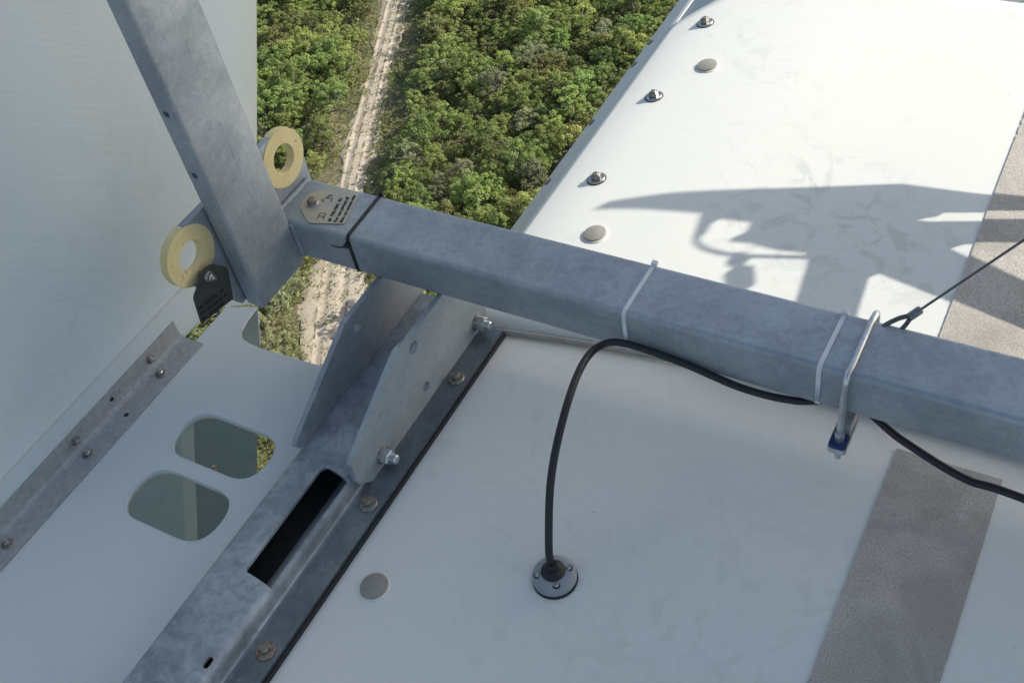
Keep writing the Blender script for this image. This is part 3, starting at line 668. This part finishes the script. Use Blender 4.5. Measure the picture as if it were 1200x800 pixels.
gm = ramp(nt, add.outputs[0], [(0.85, 0.0), (1.05, 1.0)])
c = mix(nt, gm, sand, grass)
nt.links.new(c, bs.inputs['Base Color']); bs.inputs['Roughness'].default_value = 0.95; bump(nt, bs, n2, 0.5, 0.1); M['track'] = mt
tk = obj('dirt_track', vs, fs, 'track', smooth=True)
me = tk.data; att = me.attributes.new('lateral', 'FLOAT', 'POINT')
lat = []
P2 = np.array([(q.co.x, q.co.y) for q in me.vertices])
for q in P2:
    d = math.sqrt(((trk_np-q)**2).sum(1).min())
    lat.append(0.5*math.exp(-((d-0.38)/0.2)**2)+0.5*math.exp(-((d-1.3)/0.2)**2)+0.7*max(0.0, d-1.6)*(0.3 if abs(q[1]-47) < 7 else 1))
att.data.foreach_set('value', lat); tag(tk, kind='structure')

# ================================================================== TREES
def leaf_mat(name, dark, mid, bright):
    mt, nt, bs = new_mat(name)
    a = nt.nodes.new('ShaderNodeAttribute'); a.attribute_name = 'tone'
    oi = nt.nodes.new('ShaderNodeObjectInfo')
    c = ramp(nt, a.outputs['Fac'], [(0.0, dark), (0.5, mid), (1.0, bright)])
    hs = nt.nodes.new('ShaderNodeHueSaturation')
    mr = nt.nodes.new('ShaderNodeMapRange'); mr.inputs['To Min'].default_value = 0.475; mr.inputs['To Max'].default_value = 0.515
    nt.links.new(oi.outputs['Random'], mr.inputs['Value']); nt.links.new(mr.outputs[0], hs.inputs['Hue'])
    mv = nt.nodes.new('ShaderNodeMapRange'); mv.inputs['To Min'].default_value = 0.8; mv.inputs['To Max'].default_value = 1.2
    sc = nt.nodes.new('ShaderNodeMath'); sc.operation = 'FRACT'; ml = nt.nodes.new('ShaderNodeMath'); ml.operation = 'MULTIPLY'; ml.inputs[1].default_value = 7.3
    nt.links.new(oi.outputs['Random'], ml.inputs[0]); nt.links.new(ml.outputs[0], sc.inputs[0]); nt.links.new(sc.outputs[0], mv.inputs['Value']); nt.links.new(mv.outputs[0], hs.inputs['Value'])
    nt.links.new(c, hs.inputs['Color']); nt.links.new(hs.outputs[0], bs.inputs['Base Color'])
    bs.inputs['Roughness'].default_value = 0.55; bs.inputs['IOR'].default_value = 1.35
    tr = nt.nodes.new('ShaderNodeBsdfTranslucent'); nt.links.new(hs.outputs[0], tr.inputs['Color'])
    mx = nt.nodes.new('ShaderNodeMixShader'); mx.inputs[0].default_value = 0.5
    out = nt.nodes['Material Output']; nt.links.new(bs.outputs[0], mx.inputs[1]); nt.links.new(tr.outputs[0], mx.inputs[2]); nt.links.new(mx.outputs[0], out.inputs['Surface'])
    return mt
M['leaf_y'] = leaf_mat('yellow_green_leaves', (0.25, 0.31, 0.10), (0.39, 0.475, 0.155), (0.53, 0.61, 0.24))
M['leaf_d'] = leaf_mat('dark_green_leaves', (0.20, 0.275, 0.09), (0.32, 0.415, 0.14), (0.45, 0.54, 0.20))
M['leaf_g'] = leaf_mat('grey_green_leaves', (0.26, 0.30, 0.15), (0.40, 0.44, 0.24), (0.52, 0.56, 0.35))
M['leaf_o'] = leaf_mat('olive_leaves', (0.17, 0.195, 0.075), (0.28, 0.31, 0.115), (0.40, 0.425, 0.18))
M['bark'] = simple('pale_bark', (0.30, 0.27, 0.23), 0.9, 0, 0, 6, (0.16, 0.14, 0.12))

def leaves(centers, normals, size, tones, rg):
    """diamond leaf tufts: two triangles each -> verts, faces, tone per vertex"""
    n = len(centers); d = rg.normal(size=(n, 3)); d -= (d*normals).sum(1, keepdims=True)*normals; d /= np.linalg.norm(d, axis=1, keepdims=True)+1e-9
    e = np.cross(normals, d); L = size[:, None]; W = (size*rg.uniform(0.35, 0.6, n))[:, None]
    v0 = centers-d*L*0.5; v1 = centers+e*W*0.5+normals*L*0.08; v2 = centers+d*L*0.5-normals*L*0.12; v3 = centers-e*W*0.5+normals*L*0.08
    V = np.stack([v0, v1, v2, v3], 1).reshape(-1, 3); F = np.arange(n*4).reshape(n, 4); return V, F, np.repeat(tones, 4)
def np_mesh(name, V, F, tone, mat):
    me = bpy.data.meshes.new(name); me.vertices.add(len(V)); me.vertices.foreach_set('co', V.astype(np.float32).ravel())
    me.loops.add(F.size); me.loops.foreach_set('vertex_index', F.ravel().astype(np.int32)); me.polygons.add(len(F))
    me.polygons.foreach_set('loop_start', (np.arange(len(F))*F.shape[1]).astype(np.int32)); me.update(calc_edges=True)
    a = me.attributes.new('tone', 'FLOAT', 'POINT'); a.data.foreach_set('value', tone.astype(np.float32)); me.materials.append(M[mat]); return me
def crown_points(R_, H_, nclump, per, rg, leaf):
    """leaf tufts on clumps spread over an uneven dome of radius R_, height H_"""
    cen, nor, siz, ton = [], [], [], []; tips = []
    for i in range(nclump):
        a = rg.uniform(0, 2*math.pi); q = math.sqrt(rg.uniform(0, 1)); rad = R_*q*rg.uniform(0.8, 1.12)
        top = H_*(0.30+0.60*math.sqrt(max(0.0, 1-(q*0.93)**2)))*rg.uniform(0.70, 1.15)
        if rg.uniform() < 0.3: top *= 0.6
        rad *= 1+0.25*math.sin(2*a+R_*9)+0.15*math.sin(3*a+H_*7)
        c0 = np.array((rad*math.cos(a), rad*math.sin(a), top)); cr = rg.uniform(0.22, 0.62)*R_/2.4; tips.append(c0)
        k = int(per*rg.uniform(0.6, 1.3)); d = rg.normal(size=(k, 3)); d /= np.linalg.norm(d, axis=1, keepdims=True)
        d[:, 2] = np.abs(d[:, 2])*0.9-0.18
        p = c0+d*cr*(rg.uniform(0.35, 1.0, (k, 1))**0.6)*np.array((1, 1, 0.75))
        nn = d*0.7+rg.normal(size=(k, 3))*0.6+np.array((0.2, 0.2, 0.2)); nn /= np.linalg.norm(nn, axis=1, keepdims=True)
        tb = rg.uniform(0.2, 0.75)
        cen.append(p); nor.append(nn); siz.append(rg.uniform(0.7, 1.3, k)*leaf); ton.append(np.clip(0.3+tb*0.55+rg.normal(0, 0.10, k), 0, 1))
    return np.concatenate(cen), np.concatenate(nor), np.concatenate(siz), np.concatenate(ton), tips
def trunk_mesh(R_, H_, tips, rg):
    vs, fs = [], []
    def add(path, rad):
        v_, f_ = tube(path, rad, 5); k = len(vs); vs.extend(v_); fs.extend(tuple(i+k for i in f) for f in f_)
    fork = Vector((rg.normal(0, 0.15), rg.normal(0, 0.15), H_*0.3)); add([Vector((0, 0, -0.2)), fork*0.5+Vector((0.05, 0, 0)), fork], [0.15, 0.12, 0.10])
    for t in tips[:16]:
        T = Vector(t)*rg.uniform(1.0, 1.14); mid = fork*0.45+T*0.55+Vector((rg.normal(0, 0.2), rg.normal(0, 0.2), -0.15)); add([fork, mid, T], [0.08, 0.06, 0.03])
    me = bpy.data.meshes.new('trunk'); me.from_pydata([tuple(p) for p in vs], [], fs); me.materials.append(M['bark']); return me
KINDS = {}
for kind, mat, nv, leaf, RR, HH, per in (('y', 'leaf_y', 5, 0.235, 2.2, 3.9, 125), ('d', 'leaf_d', 5, 0.22, 2.05, 3.8, 130), ('g', 'leaf_g', 3, 0.20, 1.9, 3.2, 105), ('o', 'leaf_o', 4, 0.22, 2.0, 3.5, 115)):
    lst = []
    for i in range(nv):
        rg = np.random.default_rng(100+ord(kind)*7+i); R_, H_ = RR*rg.uniform(0.85, 1.15), HH*rg.uniform(0.85, 1.2)
        c_, n_, s_, t_, tips = crown_points(R_, H_, 62, int(per*0.5), rg, leaf); V, F, T = leaves(c_, n_, s_, t_, rg)
        lst.append((np_mesh('crown', V, F, T, mat), trunk_mesh(R_, H_, tips, rg), R_))
    KINDS[kind] = lst
LBL = {'y': ('bushy yellow-green tree in the dense scrub far below', 'yellow-green scrub trees'),
       'd': ('rounded dark green tree in the dense scrub far below', 'dark green scrub trees'),
       'g': ('pale grey-green bush in the scrub far below', 'grey-green bushes'),
       'o': ('thin olive-brown tree in the dense scrub far below', 'olive scrub trees')}
FPX = 1311.15
def pixel(x, y, z):
    d = Vector((x, y, z-1.3)); w = d.dot(CAM_FWD); return 600+FPX*d.dot(CAM_RIGHT)/w, 400+FPX*d.dot(CAM_DOWN)/w
def shown(px, py):       # parts of the ground that the photograph shows, with a margin
    return (285 < px < 845 and -40 < py < 330 and py < 290+0.55*(px-305) and px < 650+(300-py)*0.72) or (205 < px < 470 and 280 < py < 590)
spots = []; cell = {}
def ok(x, y, r):
    gx, gy = int(x//3), int(y//3)
    for i in (-1, 0, 1):
        for j in (-1, 0, 1):
            for (a, b, q) in cell.get((gx+i, gy+j), ()):
                if (a-x)**2+(b-y)**2 < (0.44*(q+r))**2: return False
    return True
xs_ = rng.uniform(-150, -8, 42000); ys_ = rng.uniform(2, 155, 42000)
for x, y in zip(xs_, ys_):
    r = random.uniform(1.45, 2.9)
    td = track_dist(x, y)
    if td < 3.5: continue
    if td < 4.6 and x > float(np.interp(y, trk_np[::-1, 1], trk_np[::-1, 0])): continue
    px, py = pixel(x, y, GROUND+1.5)
    if 330 < px < 470 and 285 < py < 470:
        dx = px-(404-(py-330)*0.2)
        if -28 < dx < 60: continue
    if not ok(x, y, r): continue
    if math.sin(x*0.47+1)*math.sin(y*0.39)+0.5*math.sin(x*1.1+y*0.9) > 0.92: continue     # small clearings
    cell.setdefault((int(x//3), int(y//3)), []).append((x, y, r)); spots.append((x, y, px, py))
rest = []; nin = 0
for (x, y, px, py) in spots:
    f = math.sin(x*0.16+0.7)+math.sin(y*0.19-0.4)+0.6*math.sin(x*0.45+y*0.39)
    kind = random.choices('ydgo', [1.2+0.5*f, 1.1-0.4*f, 0.2, 0.5])[0] if abs(f) < 2 else random.choice('yd')
    if px < 350 and 300 < py < 400: kind = 'g'
    if not shown(px, py): rest.append((x, y, kind)); continue
    cm, tm, R_ = random.choice(KINDS[kind]); nin += 1
    root = bpy.data.objects.new('scrub_tree', None); C.objects.link(root); root.location = (x, y, GROUND); root.rotation_euler = (0, 0, random.uniform(0, 6.28))
    s = random.uniform(0.5, 1.0); root.scale = (s*random.uniform(0.9, 1.1), s, s*random.uniform(0.8, 1.15)); root.empty_display_size = 0.5
    lb, grp = LBL[kind]
    if track_dist(x, y) < 4.2: lb = lb.split(' in the ')[0]+' at the edge of the sandy track'; grp += ' by the track'
    tag(root, lb, 'bush' if kind == 'g' else 'tree', grp)
    for nm, mm in (('crown', cm), ('trunk', tm)):
        o = bpy.data.objects.new(nm, mm); C.objects.link(o); o.parent = root
print('trees in view', nin, 'others', len(rest))
# the scrub around the part in view: one mass
cs, ns, ss, ts = [], [], [], []
for (x, y, kind) in rest:
    r_ = random.uniform(1.5, 2.4); k = 240; d = rng.normal(size=(k, 3)); d /= np.linalg.norm(d, axis=1, keepdims=True); d[:, 2] = np.abs(d[:, 2])
    p = np.array((x, y, GROUND+1.2))+d*r_*rng.uniform(0.6, 1.1, (k, 1))*np.array((1, 1, 1.2)); nn = d+rng.normal(size=(k, 3))*0.4; nn /= np.linalg.norm(nn, axis=1, keepdims=True)
    cs.append(p); ns.append(nn); ss.append(rng.uniform(0.35, 0.6, k)); ts.append(np.clip(rng.normal(0.45, 0.2, k), 0, 1))
V, F, T = leaves(np.concatenate(cs), np.concatenate(ns), np.concatenate(ss), np.concatenate(ts), rng)
o = bpy.data.objects.new('scrub_wood', np_mesh('scrub_wood', V, F, T, 'leaf_y')); C.objects.link(o); tag(o, 'continuous green scrub wood spreading round the turbine', 'scrub', kind='stuff')
# low undergrowth and grass between the trees and on the track
N = 90000
px_, py_ = rng.uniform(-135, -20, N*2), rng.uniform(14, 135, N*2)
keep = []
trs = trk_np[::3]
dm = np.full(len(px_), 1e9)
for q in trs: dm = np.minimum(dm, (px_-q[0])**2+(py_-q[1])**2)
dm = np.sqrt(dm)
clear = np.exp(-((py_-47)/6)**2)
keep = (dm > 1.5+1.2*clear+0.35*np.sin(px_*1.9+py_*1.1)+rng.uniform(-0.5, 0.7, len(px_))) & (rng.uniform(0, 1, len(px_)) < np.clip((np.sin(px_*0.5)*np.sin(py_*0.43)+1.2)*0.5, 0.15, 1)) 
patch = np.sin(px_*1.3+py_*0.9)+np.sin(py_*2.1)+rng.normal(0, 0.8, len(px_))
mid = (np.abs(dm-0.38) < 0.2) & (patch > -0.3); side = (np.abs(dm-1.3) < 0.22) & (patch > -0.2)
sel = keep | mid | side
qx, qy = px_[sel], py_[sel]; k = len(qx); onT = (mid | side)[sel]
reps = 3
cx = np.repeat(qx, reps)+rng.normal(0, 0.16, k*reps); cy = np.repeat(qy, reps)+rng.normal(0, 0.16, k*reps); oT = np.repeat(onT, reps)
cz = GROUND+np.where(oT, rng.uniform(0.14, 0.24, k*reps), rng.uniform(0.05, 0.9, k*reps))
nn = rng.normal(size=(k*reps, 3))+np.array((0, 0, 0.8)); nn /= np.linalg.norm(nn, axis=1, keepdims=True)
V, F, T = leaves(np.stack([cx, cy, cz], 1), nn, np.where(oT, rng.uniform(0.14, 0.28, k*reps), rng.uniform(0.2, 0.42, k*reps)), np.clip(rng.normal(0.45, 0.25, k*reps), 0, 1), rng)
o = bpy.data.objects.new('undergrowth', np_mesh('undergrowth', V, F, T, 'leaf_o')); C.objects.link(o); tag(o, 'low olive undergrowth and grass tufts between the scrub trees', 'undergrowth', kind='stuff')
